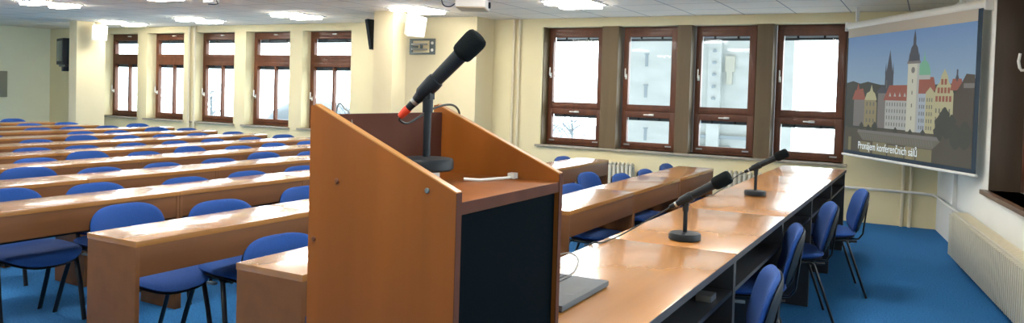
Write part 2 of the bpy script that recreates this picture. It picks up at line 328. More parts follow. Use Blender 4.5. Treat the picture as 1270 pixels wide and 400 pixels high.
# ------------------------------------------------------------------ lectern
LX0, LX1, LY0, LY1 = -.871, -1.283, 1.364, 1.894
lec = empty('lectern', (-1.077, 1.629, 0), 'tall orange wooden lectern with sloping side panels and dark open back', 'lectern')
def loc_(o): o.location = -Vector((-1.077, 1.629, 0)); return o
def side_panel(y0, y1):
    a = MB(); prof = [(LX1, 0), (LX0, 0), (LX0, 1.161), (LX1+.012, 1.334), (LX1, 1.332)]
    a.prism([(x, y0, z) for x, z in prof], (0, y1-y0, 0), M['lectern'])
    # light edge banding along the slope and the front edge
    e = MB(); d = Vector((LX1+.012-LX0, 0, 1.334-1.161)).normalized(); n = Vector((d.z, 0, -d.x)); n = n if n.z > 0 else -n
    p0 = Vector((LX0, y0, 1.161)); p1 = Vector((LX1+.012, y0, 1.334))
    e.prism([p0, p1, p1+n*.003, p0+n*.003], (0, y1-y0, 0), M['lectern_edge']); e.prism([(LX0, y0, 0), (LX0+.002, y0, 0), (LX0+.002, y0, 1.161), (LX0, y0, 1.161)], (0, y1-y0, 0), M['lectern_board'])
    p = loc_(a.build('side_panel', lec)); e.build('edge_band', p, label='light edge band')
    return p
p1_ = side_panel(LY0, LY0+.02); p2_ = side_panel(LY1-.02, LY1)
a = MB(); a.box((LX1+.01, LY0+.02, 0), (LX1+.03, LY1-.02, 1.312), M['lectern_board'], .002); loc_(a.build('front_board', lec))
a = MB(); a.box((LX1+.03, LY0+.02, 1.112), (LX0-.001, LY1-.02, 1.140), M['lectern'], .002); a.box((LX0-.0015, LY0+.02, 1.113), (LX0, LY1-.02, 1.139), M['lectern_board']); loc_(a.build('writing_shelf', lec))
a = MB(); a.box((LX0-.03, LY0+.02, 0), (LX0-.012, LY1-.02, 1.112), M['lectern_dark']); loc_(a.build('back_shade_sheet', lec, label='near-black sheet standing for the shade in the open back'))  # dark sheet put in for the unlit cavity under the shelf
for (x, z, m) in ((-1.198, 1.161, 'frame'), (-.945, 1.161, 'grey_metal'), (-1.265, 1.019, 'frame')):
    a = MB(); a.lathe([(.006, 0), (.006, .002), (.0045, .004), (.0, .0045)], M[m], Matrix.Translation((x, LY0, z)) @ Matrix.Rotation(math.pi/2, 4, 'X'), 12); o = a.build('screw_cap', p1_)
# things on the lectern
a = MB(); a.box((-1.20, 1.58, 1.140), (-1.105, 1.65, 1.172), M['white'], .004); o = a.build('adapter_box'); o['label'] = 'white flat box under the microphone base on the lectern shelf'; o['category'] = 'box'
a = MB(); pts = [(-1.07, 1.71, 1.146), (-1.04, 1.74, 1.143), (-1.02, 1.80, 1.143), (-1.0, 1.835, 1.145)]; a.tube(pts, .004, M['white'], 8)
cab = a.build('white_cable'); cab['label'] = 'short white cable lying across the lectern shelf to the right panel'; cab['category'] = 'cable'
a = MB(); a.box((-1.010, 1.838, 1.141), (-.990, 1.862, 1.157), M['white'], .002); a.build('plug', cab)
# ------------------------------------------------------------------ microphones
def microphone(base, ztop, ang, L, label, dirx=(1, 0), ring='steel', lean=0):
    """base = (x,y,z) of foot; ang = elevation of the mic; points along dirx"""
    bx, by, bz = base; root = empty('table_microphone', base, label, 'microphone')
    a = MB(); a.lathe([(.062, 0), (.070, .005), (.070, .024), (.066, .031), (.03, .034), (.012, .035)], M['black_plastic'], None, 32); a.build('base', root)
    h = ztop-bz
    a = MB(); a.lathe([(.0098, .026), (.0098, h*.70), (.0135, h*.70), (.0135, h*.93), (.008, h*.96)], M['black_plastic'], None, 16); pole = a.build('stand_pole', root)
    d = Vector((dirx[0]*math.cos(ang), dirx[1]*math.cos(ang), math.sin(ang))).normalized(); c = Vector((0, 0, h+.0))
    q = d.to_track_quat('Z', 'Y').to_matrix().to_4x4(); T = Matrix.Translation(c) @ q
    a = MB(); a.lathe([(.017, -.028), (.020, -.022), (.022, .018), (.021, .030), (.0175, .032)], M['black_plastic'], T, 20)
    a.box((-.014, -.011, -.03), (.014, .011, .004), M['black_plastic'], .003, Matrix.Translation(c) ); a.build('clip', root)
    a = MB(); a.lathe([(.0095, -.052), (.0125, -.045), (.0165, -.02), (.0185, .05), (.0200, L*.50), (.021, L*.56)], M['black_plastic'], T, 24); body = a.build('mic_body', root)
    g0 = L*.50; g1 = L*.80
    a = MB(); a.lathe([(.021, g0), (.026, g0+.004), (.0285, g0+.012), (.0295, g0+.03), (.0300, g1-.016), (.0285, g1-.006), (.024, g1), (.014, g1+.003), (.0, g1+.0035)], M['mic_foam'], T, 32); a.build('foam_windscreen', root)
    a = MB(); a.lathe([(.0085, -.082), (.0095, -.08), (.0105, -.055), (.0095, -.05)], M['black_plastic'], T, 16); con = a.build('connector', root)
    a = MB(); a.lathe([(.0112, -.056), (.0118, -.054), (.0118, -.046), (.0112, -.044)], M[ring], T, 16); a.build('connector_ring', con, label='steel connector ring')
    end = Vector(base)+c+d*(-.082); return root, con, end, d
mb_, con, end, d = microphone((-1.128, 1.62, 1.172), 1.382, math.radians(43.5), .235, 'large black microphone on a round-foot stand standing on the wooden lectern', (.93, .20), 'steel')
a = MB(); c0 = Vector((0, 0, .21)); T = Matrix.Translation(c0) @ d.to_track_quat('Z', 'Y').to_matrix().to_4x4(); a.lathe([(.0075, -.108), (.0095, -.102), (.0112, -.08), (.0105, -.076)], M['red'], T, 16); a.build('red_boot', con, label='red cable boot')
def cable(pts, r, m, name, label, parent=None):
    P = [Vector(p) for p in pts]; out = []
    for i in range(len(P)-1):
        p0, p1, p2, p3 = P[max(i-1, 0)], P[i], P[i+1], P[min(i+2, len(P)-1)]
        for k in range(8):
            t = k/8; out.append(.5*((2*p1)+(-p0+p2)*t+(2*p0-5*p1+4*p2-p3)*t*t+(-p0+3*p1-3*p2+p3)*t**3))
    out.append(P[-1]); a = MB(); a.tube(out, r, m, 8)
    o = a.build(name, parent)
    if label: o['label'] = label; o['category'] = 'cable'
    return o
e2 = end-d*.022
cable([e2, e2+Vector((-.012, .01, -.012)), e2+Vector((-.01, .05, -.02)), (-1.19, 1.73, 1.325), (-1.195, 1.82, 1.337), (-1.205, 1.88, 1.325), (-1.21, 1.903, 1.295), (-1.21, 1.905, 1.22), (-1.2, 1.92, .5), (-1.2, 1.93, .006)], .0032, M['cable'], 'microphone_cable', 'black cable looping from the lectern microphone over the right side panel')
cable([(-1.245, 1.47, 1.148), (-1.242, 1.48, 1.22), (-1.255, 1.475, 1.30), (-1.268, 1.470, 1.322), (-1.295, 1.465, 1.31), (-1.30, 1.46, 1.0), (-1.305, 1.45, .3), (-1.31, 1.44, .004)], .0018, M['cable_grey'], 'thin_wire', 'thin grey wire hanging inside the lectern over its front board')
mA, conA, endA, dA = microphone((-.93, 3.33, .75), .93, math.radians(30), .27, 'black microphone on the head table nearest the lectern', (.93, .10))
mB, conB, endB, dB = microphone((-.985, 5.15, .75), .937, math.radians(28), .27, 'black microphone at the far part of the head table', (.95, .05))
cable([endA, endA+Vector((-.05, -.02, -.035)), (-1.12, 3.22, .80), (-1.17, 3.14, .765), (-1.195, 3.10, .7535), (-1.20, 3.02, .7535), (-1.225, 2.98, .752), (-1.236, 2.96, .70), (-1.236, 2.9, .3), (-1.236, 2.9, .004)], .0032, M['cable'], 'microphone_cable', 'black cable from the nearer head-table microphone drooping to the left table edge')
cable([endB, endB+Vector((-.06, -.01, -.04)), (-1.16, 5.10, .80), (-1.20, 5.02, .764), (-1.21, 4.95, .7535), (-1.225, 4.9, .7525), (-1.238, 4.88, .71), (-1.238, 4.85, .3), (-1.238, 4.85, .004)], .0032, M['cable'], 'microphone_cable', 'black cable from the far head-table microphone drooping to the left table edge')
# ------------------------------------------------------------------ head table
HX0, HX1 = -1.225, -.665
mods = [(1.905, 3.165), (3.165, 4.31), (4.31, 5.46), (5.46, 6.60), (6.60, 7.70)]
hl_ = ['head table unit beside the lectern carrying the laptop', 'head table unit carrying the nearer microphone, second from the lectern', 'middle unit of the long head table carrying the far microphone', 'fourth unit of the long head table from the lectern', 'last unit of the long head table, under the windows']
hg = 'units of the long head table'
for i, (y0, y1) in enumerate(mods):
    t = empty('head_table', ((HX0+HX1)/2, (y0+y1)/2, 0), hl_[i]+', glossy beech top on dark frame', 'table', hg)
    t['label'] = hl_[i]
    off = -Vector(t.location)
    a = MB(); a.box((HX0, y0+.0007, .724), (HX1, y1-.0007, .75), M['head_top'], .002); a.build('tabletop', t, off)
    a = MB(); a.box((HX1-.0005, y0+.0007, .7235), (HX1+.0015, y1-.0007, .7485), M['head_dark']); a.build('edge_band', t, off, label='dark edge band')
    a = MB(); a.box((HX0+.05, y0+.022, .12), (HX0+.068, y1-.022, .724), M['desk_panel']); a.build('modesty_panel', t, off)
    a = MB(); a.box((HX0+.068, y0+.022, .585), (HX1-.012, y1-.022, .603), M['head_dark']); a.build('under_shelf', t, off)
    for yy in (y0+.001, y1-.021): 
        a = MB(); a.box((HX0+.03, yy, 0), (HX1-.008, yy+.020, .724), M['head_dark'] , .001); a.build('side_panel', t, off)
a = MB(); a.box((-.76, 2.90, .603), (-.70, 2.98, .628), M['steel'], .004); o = a.build('socket_box'); o['label'] = 'small grey box on the shelf under the nearest head table unit'; o['category'] = 'box'
# laptop
lp = empty('laptop', (-1.02, 2.17, .75), 'silver open laptop lying on the head table beside the lectern', 'laptop'); off = -Vector(lp.location)
a = MB(); a.box((-1.14, 1.99, .754), (-.902, 2.352, .772), M['silver'], .005); base = a.build('base', lp, off)
a = MB(); a.box((-1.135, 1.995, .7505), (-.907, 2.347, .757), M['black_plastic'], .002); a.build('bottom_shell', base)
a = MB()
for r in range(5):
    for c in range(14): a.box((-1.118+r*.019, 2.012+c*.0232, .772), (-1.102+r*.019, 2.032+c*.0232, .7745), M['keys'], .001)
a.build('keyboard', lp, off, kind='stuff')
a = MB(); a.box((-.985, 2.12, .7715), (-.925, 2.22, .7722), mat('touchpad_plastic', (.07, .08, .092), .55)); a.build('touchpad', lp, off)
a = MB(); T = Matrix.Translation((-1.142, 2.171, .772)) @ Matrix.Rotation(math.radians(-14), 4, 'Y'); a.box((-.006, -.18, 0), (.0, .18, .235), M['silver'], .002, T); a.box((0, -.172, .012), (.0008, .172, .226), M['keys'], 0, T); a.build('screen_lid', lp, off)
for c in []: pass
cable([(-1.05, 2.352, .765), (-1.045, 2.40, .775), (-1.06, 2.46, .80), (-1.11, 2.50, .81), (-1.17, 2.50, .79), (-1.21, 2.50, .757), (-1.236, 2.50, .70), (-1.238, 2.5, .2), (-1.238, 2.5, .004)], .003, M['cable_grey'], 'laptop_cable', 'dark cable curving away from the laptop side on the head table')
# ------------------------------------------------------------------ audience desks
TD = .715; DD = .33
RX = {0: -1.909, 1: -2.850, 2: -3.968, 3: -4.873, 4: -5.805, 5: -6.733, 6: -7.654, 7: -8.598, 8: -9.549, 9: -10.488, 10: -11.428}
def make_desk(L):
    r = empty('lecture_desk', (0, 0, 0), '', 'desk')
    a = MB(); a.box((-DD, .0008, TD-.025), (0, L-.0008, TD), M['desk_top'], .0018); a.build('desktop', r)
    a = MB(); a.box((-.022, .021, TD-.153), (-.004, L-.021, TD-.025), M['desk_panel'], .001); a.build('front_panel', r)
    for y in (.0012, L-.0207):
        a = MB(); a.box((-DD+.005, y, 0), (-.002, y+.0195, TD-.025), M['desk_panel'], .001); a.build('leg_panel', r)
    a = MB(); a.box((-DD+.03, .021, TD-.22), (-DD+.045, L-.021, TD-.16), M['black_tube']); a.build('support_rail', r)
    return r
DK = {}
PITCH = 1.056; YE = 7.34
rows = {2: [YE-PITCH*n for n in range(6, 0, -1)], 3: [YE-PITCH*n for n in range(5, 0, -1)], 4: [YE-PITCH*n for n in range(5, 0, -1)], 5: [YE-PITCH*n for n in range(4, 0, -1)],
        6: [YE-PITCH*n for n in range(4, 0, -1)], 7: [YE-PITCH*n for n in range(3, 0, -1)], 8: [YE+.05-PITCH*n for n in range(3, 0, -1)], 9: [6.86-PITCH*n for n in range(2, 0, -1)], 10: [6.80-PITCH*n for n in range(2, 0, -1)]}
first = None
def place_desk(x, y, L, label, group):
    key = round(L, 2)
    if key not in DK:
        DK[key] = make_desk(L); reg(None); o = DK[key]
    else: o = copy_tree(DK[key])
    o.location = (x, y, 0); o['label'] = label; o['group'] = group; o['category'] = 'desk'
    return o
for i, y in enumerate((2.005, 3.005)):
    place_desk(RX[0], y, 1.0-.0, ['front row desk immediately left of the lectern, only its left end showing', 'front row desk hidden behind the lectern'][i], 'desks of the front row')
for i in range(3):
    place_desk(-1.764, 3.945+1.089*i, 1.089, ['front row desk just right of the lectern, its leg panel showing', 'middle one of the three front row desks right of the lectern', 'front row desk right of the lectern ending before the radiators'][i], 'desks of the front row')
ys = [2.03, 3.06, 4.09, 5.12, 6.15]
for i, y in enumerate(ys):
    place_desk(RX[1], y, 1.03 if i < 4 else 1.16, ['second row desk whose end panel stands free at the lower left', 'second row desk running up to the lectern edge on its left', 'second row desk hidden behind the lectern, third from the left', 'second row desk behind the lectern, fourth from the left', 'second row desk right of the lectern, ending in front of the radiator'][i], 'desks of the second row')
for k, L_ in rows.items():
    for i, y in enumerate(L_):
        n = len(L_)
        place_desk(RX[k], y, PITCH, 'wooden desk in the %s row from the front, %s' % (ORD[k], ['leftmost in view', 'second from the left', 'third from the left', 'fourth from the left', 'fifth from the left', 'sixth from the left'][i] if i < n-1 else 'last towards the windows'), 'desks of the %s row' % ORD[k])
# ------------------------------------------------------------------ chairs
def cushion(wy, h, th, ex, curve, m, m_back=None, crown=.3, rings=7, n=40):
    """superellipse cushion in (a,b) plane; curve(a,b)->offset; returns bmesh verts in (a,b,c)"""
    bm = bmesh.new(); front = []; back = []
    def pt(r, k):
        t = 2*math.pi*k/n; c, s = math.cos(t), math.sin(t)
        return (r*wy/2*math.copysign(abs(c)**(2/ex), c), r*h/2*math.copysign(abs(s)**(2/ex), s))
    rs = [.25, .5, .72, .88, .96, 1.0]
    def ring(r, side):
        out = []
        for k in range(n):
            a, b = pt(r, k); z = th/2*(1-r**6)**.5*(1-crown*r*r) if r < 1 else 0
            out.append(bm.verts.new((a, b, curve(a, b)+side*z)))
        return out
    fr = [ring(r, 1) for r in rs]; bk = [ring(r, -1) for r in rs[:-1]]
    cf = bm.verts.new((0, 0, curve(0, 0)+th/2)); cb_ = bm.verts.new((0, 0, curve(0, 0)-th/2))
    def strip(A, B, flip=False):
        for k in range(n):
            q = (A[k], A[(k+1) % n], B[(k+1) % n], B[k]); bm.faces.new(q[::-1] if flip else q)
    for i in range(len(fr)-1): strip(fr[i], fr[i+1])
    for k in range(n): bm.faces.new((cf, fr[0][k], fr[0][(k+1) % n])); bm.faces.new((cb_, bk[0][(k+1) % n], bk[0][k]))
    for i in range(len(bk)-1): strip(bk[i], bk[i+1], True)
    strip(bk[-1], fr[-1], True)
    return bm
def make_chair():
    r = empty('upholstered_chair', (0, 0, 0), '', 'chair')
    # seat, local x forward
    sc = lambda a, b: -.012*(1-(a/.23)**2) - (.05*max(0, (b-.08)/.14)**2) + .012*max(0, -b/.2)
    T = Matrix(((0, 1, 0, .03), (1, 0, 0, 0), (0, 0, 1, .425), (0, 0, 0, 1)))
    a = MB(); a.merge(cushion(.47, .43, .055, 2.9, sc, None), M['chair_blue'], T, True); a.build('seat', r)
    a = MB(); T2 = Matrix(((0, 1, 0, .03), (1, 0, 0, 0), (0, 0, 1, .403), (0, 0, 0, 1))); a.merge(cushion(.45, .41, .028, 2.9, sc, None), M['black_plastic'], T2, True); a.build('seat_shell', r)
    # backrest: a = width, b = height, c = forward
    lean = math.radians(15)
    bc = lambda a, b: .045*(a/.22)**2 + .010*(b/.16)**2
    T = Matrix.Translation((-.215, 0, .586)) @ Matrix.Rotation(-lean, 4, 'Y') @ Matrix(((0, 0, 1, 0), (1, 0, 0, 0), (0, 1, 0, 0), (0, 0, 0, 1)))
    a = MB(); a.merge(cushion(.435, .315, .048, 2.9, bc, None), M['chair_blue'], T, True); a.build('backrest', r)
    T2 = Matrix.Translation((-.232, 0, .580)) @ Matrix.Rotation(-lean, 4, 'Y') @ Matrix(((0, 0, 1, 0), (1, 0, 0, 0), (0, 1, 0, 0), (0, 0, 0, 1)))
    a = MB(); a.merge(cushion(.425, .300, .026, 2.9, bc, None), M['black_plastic'], T2, True); a.build('back_shell', r, label='black plastic shell')
    for s in (-1, 1):
        a = MB(); a.tube([(.17, s*.228, 0), (.135, s*.225, .2), (.10, s*.215, .385), (.08, s*.21, .392)], (.015, .0085), M['black_tube'], 10); a.build('leg', r)
        a = MB(); a.tube([(-.24, s*.228, 0), (-.17, s*.225, .2), (-.105, s*.215, .385), (-.085, s*.21, .392)], (.015, .0085), M['black_tube'], 10); a.build('leg', r)
        a = MB(); a.box((.02, s*.225-.012*0, .372), (.075, s*.25, .384), M['link'], .003); a.build('link_bracket', r, label='grey linking bracket')
    a = MB()
    for s in (-1, 1): a.tube([(.14, s*.19, .388), (-.17, s*.19, .388)], .010, M['black_tube'], 8)
    for x in (.10, -.12): a.tube([(x, -.215, .386), (x, .215, .386)], .009, M['black_tube'], 8)
    a.build('seat_frame', r)
    for s in (-1, 1):
        a = MB(); a.tube([(-.10, s*.10, .388), (-.195, s*.10, .392), (-.222, s*.10, .43), (-.235, s*.10, .55), (-.248, s*.10, .66)], (.015, .006), M['black_tube'], 8); a.build('back_support', r)
    return r
CH = make_chair(); reg(None)
used = [False]
def chair(x, y, rz, label, group):
    if not used[0]: o = CH; used[0] = True
    else: o = copy_tree(CH)
    o.location = (x, y, 0); o.rotation_euler = (0, 0, rz); o['label'] = label; o['category'] = 'chair'; o['group'] = group
    return o
BT = .235      # distance from chair centre back to the top of its backrest
CHAIRS = {0: [(-2.421, 2.373), (-2.223, 4.929), (-2.445, 5.756), (-2.198, 5.865), (-2.164, 6.37), (-2.188, 7.06)], 1: [(-3.637, 2.525), (-3.392, 2.888), (-3.471, 3.609), (-3.25, 7.024)], 2: [(-4.611, 2.448), (-4.498, 2.917), (-4.37, 3.445), (-4.368, 3.974), (-4.368, 4.519)], 3: [(-5.614, 3.131), (-5.273, 3.456), (-5.273, 3.971), (-5.273, 4.49), (-5.492, 5.192), (-5.273, 5.58)], 4: [(-6.205, 3.524), (-6.535, 4.155), (-6.205, 4.48), (-6.458, 5.165), (-6.205, 5.533), (-6.29, 6.095), (-6.275, 6.609)], 5: [(-7.133, 4.016), (-7.133, 4.484), (-7.133, 5.007), (-7.133, 5.519), (-7.156, 6.035), (-7.133, 6.545), (-7.272, 7.21)], 6: [(-8.054, 4.046), (-8.054, 4.579), (-8.414, 5.279), (-8.125, 5.637), (-8.054, 6.089), (-8.054, 6.565), (-8.054, 7.097)], 7: [(-8.998, 4.576), (-9.025, 5.657), (-8.998, 6.099), (-9.376, 6.951), (-8.998, 7.149)], 8: [(-9.949, 5.667), (-9.949, 6.12), (-9.949, 6.609), (-10.292, 7.31)], 9: [(-10.888, 5.543), (-10.888, 6.09), (-10.98, 6.664)], 10: [(-12.221, 6.609)]}
for k_, lst in CHAIRS.items():
    for i, (bx_, by_) in enumerate(lst):
        if k_ == 0: lab = ['blue chair behind the nearest desk, its rounded back cut by the lectern edge', 'blue chair half hidden by the right edge of the lectern', 'large-looking blue chair behind the front row desk just right of the lectern', 'blue chair behind the front row, in front of the left end of the radiator', 'blue chair behind the front row, half sunk below the desktop right of the radiator', 'blue chair behind the front row nearest the windows'][i]
        elif k_ == 1: lab = ['blue chair behind the free end panel of the second row desk at lower left', 'blue chair behind the second row, second from the left', 'blue chair behind the second row, its back touching the lectern edge', 'blue chair behind the second row right of the lectern, by the window wall'][i]
        else: lab = 'blue chair behind the %s row of desks, %s' % (ORD[k_], ['leftmost in view', 'second from the left', 'third from the left', 'fourth from the left', 'fifth from the left', 'sixth from the left', 'seventh from the left'][i] if i < len(lst)-1 else 'last one towards the right')
        chair(bx_+BT, by_, math.radians(((i*37+k_*53) % 9-4)*.8), lab, 'chairs behind the %s row of desks' % ORD[k_])
# head table chairs, facing the audience (-X)
for i, (x, y, rz) in enumerate([(-.485, 2.95, 194), (-.565, 4.10, 193), (-.51, 5.15, 195), (-.40, 6.10, 193)]):
    chair(x-BT, y, math.radians(rz), ['blue chair nearest the viewer behind the head table, cut by the picture bottom', 'blue chair behind the head table, second from the viewer', 'blue chair behind the head table, third from the viewer, seat under the table', 'blue chair furthest along the head table, turned seat showing'][i], 'chairs behind the head table')
# ------------------------------------------------------------------ projection screen
A0 = Vector((-.83, 9.2, 0)); B0 = Vector((.345, 7.33, 0)); du = (B0-A0).normalized(); dn = Vector((du.y, -du.x, 0))   # dn towards the room
if dn.dot(Vector((0, 0, 0))-A0) < 0: dn = -dn
def SP(u, z, o=0): return A0+du*u+dn*o+Vector((0, 0, z))
scr = empty('projection_screen', A0+du*1.1+Vector((0, 0, .8)), 'pull-down projection screen hung across the corner showing a city view', 'screen'); soff = -Vector(scr.location)
TS = Matrix(((du.x, dn.x, 0, A0.x), (du.y, dn.y, 0, A0.y), (0, 0, 1, 0), (0, 0, 0, 1)))
a = MB(); a.tube([SP(-.05, 2.200, -.03), SP(2.235, 2.200, -.03)], .042, M['white_wall_unit'], 16); a.box((-.06, -.075, 2.15), (-.045, .015, 2.25), M['white'], .004, TS); a.box((2.23, -.075, 2.15), (2.245, .015, 2.25), M['white'], .004, TS); a.build('screen_case', scr, soff)
for u in (.12, 2.06):
    a = MB(); a.box((u-.012, -.045, 2.23), (u+.012, -.015, ZC), M['white'], 0, TS); a.build('hanging_strap', scr, soff)
a = MB(); a.box((0, -.002, .80), (2.2, 0, 2.19), mat('matt_screen_cloth', (.50, .45, .36), .9), 0, TS); cloth = a.build('screen_cloth', scr, soff)
bm_ = mat('blue_black_border', (.01, .03, .055), .7)
a = MB(); a.box((0, 0, .815), (2.2, .0008, .850), bm_, 0, TS); a.box((2.14, 0, .85), (2.2, .0008, 2.17), bm_, 0, TS); a.box((0, 0, .85), (.012, .0008, 2.07), bm_, 0, TS); a.build('border', cloth, label='dark blue border')
a = MB(); a.tube([SP(-.025, .80, 0), SP(2.21, .80, 0)], .013, M['white'], 12); a.build('bottom_bar', scr, soff, label='white bottom bar')
# projected picture (a flat projected image on the cloth)
pm = MB(); PC = {}
def pc(name, col, s=.8):
    if name not in PC: PC[name] = pic('projected_'+name, col, s)
    return PC[name]
def sky_pic():
    m = pic('projected_sky', (.2, .3, .5), .8); nt = m.node_tree; b = nt.nodes['Principled BSDF']; tc = nt.nodes.new('ShaderNodeTexCoord'); sp = nt.nodes.new('ShaderNodeSeparateXYZ'); mr = nt.nodes.new('ShaderNodeMapRange'); rp = nt.nodes.new('ShaderNodeValToRGB')
    mr.inputs['From Min'].default_value = 1.5; mr.inputs['From Max'].default_value = 2.1
    rp.color_ramp.elements[0].color = (.23, .33, .41, 1); rp.color_ramp.elements[1].color = (.11, .20, .36, 1)
    nt.links.new(tc.outputs['Object'], sp.inputs[0]); nt.links.new(sp.outputs['Z'], mr.inputs['Value']); nt.links.new(mr.outputs[0], rp.inputs[0]); nt.links.new(rp.outputs[0], b.inputs['Emission Color']); return m
lay = [0]
def pp(pts, m): lay[0] += 1; pm.poly([SP(u, z, .001+lay[0]*.000015) for u, z in pts], m)
def pr_(u0, u1, z0, z1, m): pp([(u0, z0), (u1, z0), (u1, z1), (u0, z1)], m)
PC['sky'] = sky_pic()
pr_(.012, 2.14, .85, 2.072, PC['sky'])
dk = pc('dark_foliage', (.035, .040, .030)); br = pc('brown_water', (.060, .055, .038)); red = pc('red_roof', (.24, .075, .05)); yel = pc('yellow_wall', (.36, .345, .20)); pale = pc('pale_wall', (.33, .345, .32)); crm = pc('cream_tower', (.44, .44, .35)); goth = pc('dark_tower', (.05, .055, .065)); grn = pc('green_dome', (.14, .34, .22)); bl = pc('bluish_wall', (.30, .35, .39)); win = pc('dark_opening', (.11, .11, .10)); emb = pc('embankment', (.12, .115, .085)); wat = pc('yellow_reflection', (.17, .155, .08)); tan = pc('tan_wall', (.22, .19, .10)); grd = pc('grey_roof', (.15, .14, .13)); dbr = pc('dark_brown_house', (.055, .045, .033))
# hill and trees
pp([(.012, 1.10), (2.14, 1.10), (2.14, 1.60), (1.9, 1.56), (1.5, 1.55), (1.1, 1.545), (.7, 1.555), (.45, 1.59), (.3, 1.57), (.15, 1.60), (.012, 1.58)], dk)
pr_(.012, 2.14, .85, 1.11, br)
# gothic tower
pr_(.775, .925, 1.40, 1.66, goth); pp([(.77, 1.66), (.80, 1.66), (.785, 1.78)], goth); pp([(.90, 1.66), (.93, 1.66), (.915, 1.78)], goth); pp([(.79, 1.66), (.91, 1.66), (.852, 1.90)], goth); pp([(.82, 1.66), (.85, 1.66), (.835, 1.83)], goth); pr_(.80, .815, 1.52, 1.60, win)
# left houses
pr_(.06, .42, 1.10, 1.40, dk); pp([(.14, 1.40), (.42, 1.40), (.36, 1.52), (.20, 1.50)], red); pp([(.22, 1.48), (.26, 1.58), (.30, 1.48)], red); pr_(.18, .42, 1.12, 1.40, grd)
pr_(.40, .64, 1.12, 1.40, tan); pp([(.40, 1.40), (.64, 1.40), (.60, 1.47), (.56, 1.49), (.53, 1.56), (.50, 1.49), (.44, 1.47)], yel); pp([(.62, 1.38), (.72, 1.38), (.76, 1.30), (.68, 1.5)], dk)
for r_ in range(3):
    for c_ in range(3): pr_(.44+c_*.065, .465+c_*.065, 1.17+r_*.085, 1.21+r_*.085, win)
pr_(.66, .80, 1.12, 1.47, grd); pp([(.62, 1.47), (.82, 1.47), (.74, 1.56)], goth)
pr_(.80, 1.20, 1.12, 1.42, pale); pp([(.76, 1.40), (1.20, 1.40), (1.18, 1.55), (.86, 1.55)], red)
for r_ in range(4):
    for c_ in range(8): pr_(.825+c_*.046, .84+c_*.046, 1.15+r_*.065, 1.185+r_*.065, win)
for c_ in range(4): pp([(.86+c_*.085, 1.44), (.90+c_*.085, 1.44), (.88+c_*.085, 1.48)], pale)
# dome and its roof
pp([(1.30, 1.50), (1.62, 1.50), (1.58, 1.62), (1.34, 1.62)], red); pr_(1.335, 1.525, 1.60, 1.645, pale)
dome = [(1.43+.098*math.cos(t*math.pi/14), 1.64+.135*math.sin(t*math.pi/14)) for t in range(15)]; pp(dome, grn); pr_(1.415, 1.445, 1.765, 1.81, grn); pp([(1.422, 1.81), (1.438, 1.81), (1.43, 1.88)], grn)
# water tower
pr_(1.17, 1.355, 1.11, 1.76, crm); pr_(1.32, 1.355, 1.11, 1.76, pale); pr_(1.155, 1.37, 1.75, 1.775, grd); pp([(1.17, 1.775), (1.355, 1.775), (1.315, 1.90), (1.285, 1.93), (1.285, 1.99), (1.262, 2.07), (1.24, 1.99), (1.24, 1.93), (1.21, 1.90)], goth)
for u_ in (1.175, 1.335): pp([(u_, 1.775), (u_+.02, 1.775), (u_+.01, 1.86)], goth)
pp([(1.255+.03*math.cos(t*math.pi/6), 1.69+.03*math.sin(t*math.pi/6)) for t in range(12)], grd)
for z_ in (1.22, 1.34, 1.46, 1.57): pr_(1.245, 1.26, z_, z_+.035, win)
# bluish, yellow and gabled houses
pr_(1.355, 1.47, 1.11, 1.47, bl); pp([(1.355, 1.47), (1.60, 1.47), (1.58, 1.54), (1.37, 1.54)], red); pr_(1.47, 1.60, 1.11, 1.48, yel); pp([(1.47, 1.48), (1.60, 1.48), (1.535, 1.53)], yel)
for r_ in range(5):
    for u_ in (1.375, 1.41, 1.44, 1.49, 1.525, 1.56): pr_(u_, u_+.014, 1.14+r_*.064, 1.175+r_*.064, win)
pr_(1.60, 1.87, 1.11, 1.47, yel); pp([(1.60, 1.47), (1.87, 1.47), (1.84, 1.54), (1.80, 1.57), (1.78, 1.63), (1.735, 1.69), (1.69, 1.63), (1.67, 1.57), (1.63, 1.54)], yel)
for r_ in range(3):
    n_ = (5, 4, 2)[r_]
    for c_ in range(n_): pr_(1.735-.024*n_+c_*.048+.004, 1.735-.024*n_+c_*.048+.036, 1.40+r_*.075, 1.45+r_*.075, red)
for r_ in range(3):
    for c_ in range(5): pr_(1.625+c_*.047, 1.643+c_*.047, 1.15+r_*.075, 1.19+r_*.075, win)
pp([(1.82, 1.50), (2.0, 1.50), (1.97, 1.60), (1.85, 1.60)], red); pr_(1.90, 1.92, 1.58, 1.68, goth); pp([(1.885, 1.60), (1.935, 1.60), (1.91, 1.66)], goth)
pp([(1.87, 1.02), (2.14, 1.02), (2.14, 1.63), (2.03, 1.64), (1.97, 1.56), (1.88, 1.46)], dbr); pr_(2.0, 2.14, 1.52, 1.56, grd)
# trees in front
for (u_, z_, r_) in ((1.70, 1.20, .075), (1.76, 1.27, .07), (1.68, 1.12, .07), (1.80, 1.17, .08), (1.86, 1.22, .06), (1.92, 1.10, .09), (2.04, 1.12, .10), (1.25, 1.10, .03), (.62, 1.12, .05), (.50, 1.10, .04), (.36, 1.12, .04), (1.0, 1.10, .035), (1.45, 1.10, .035)):
    pp([(min(2.138, u_+r_*(1+.15*math.sin(5*t))*math.cos(t)), z_+r_*1.1*(1+.12*math.cos(4*t))*math.sin(t)) for t in [k*math.pi/9 for k in range(18)]], dk)
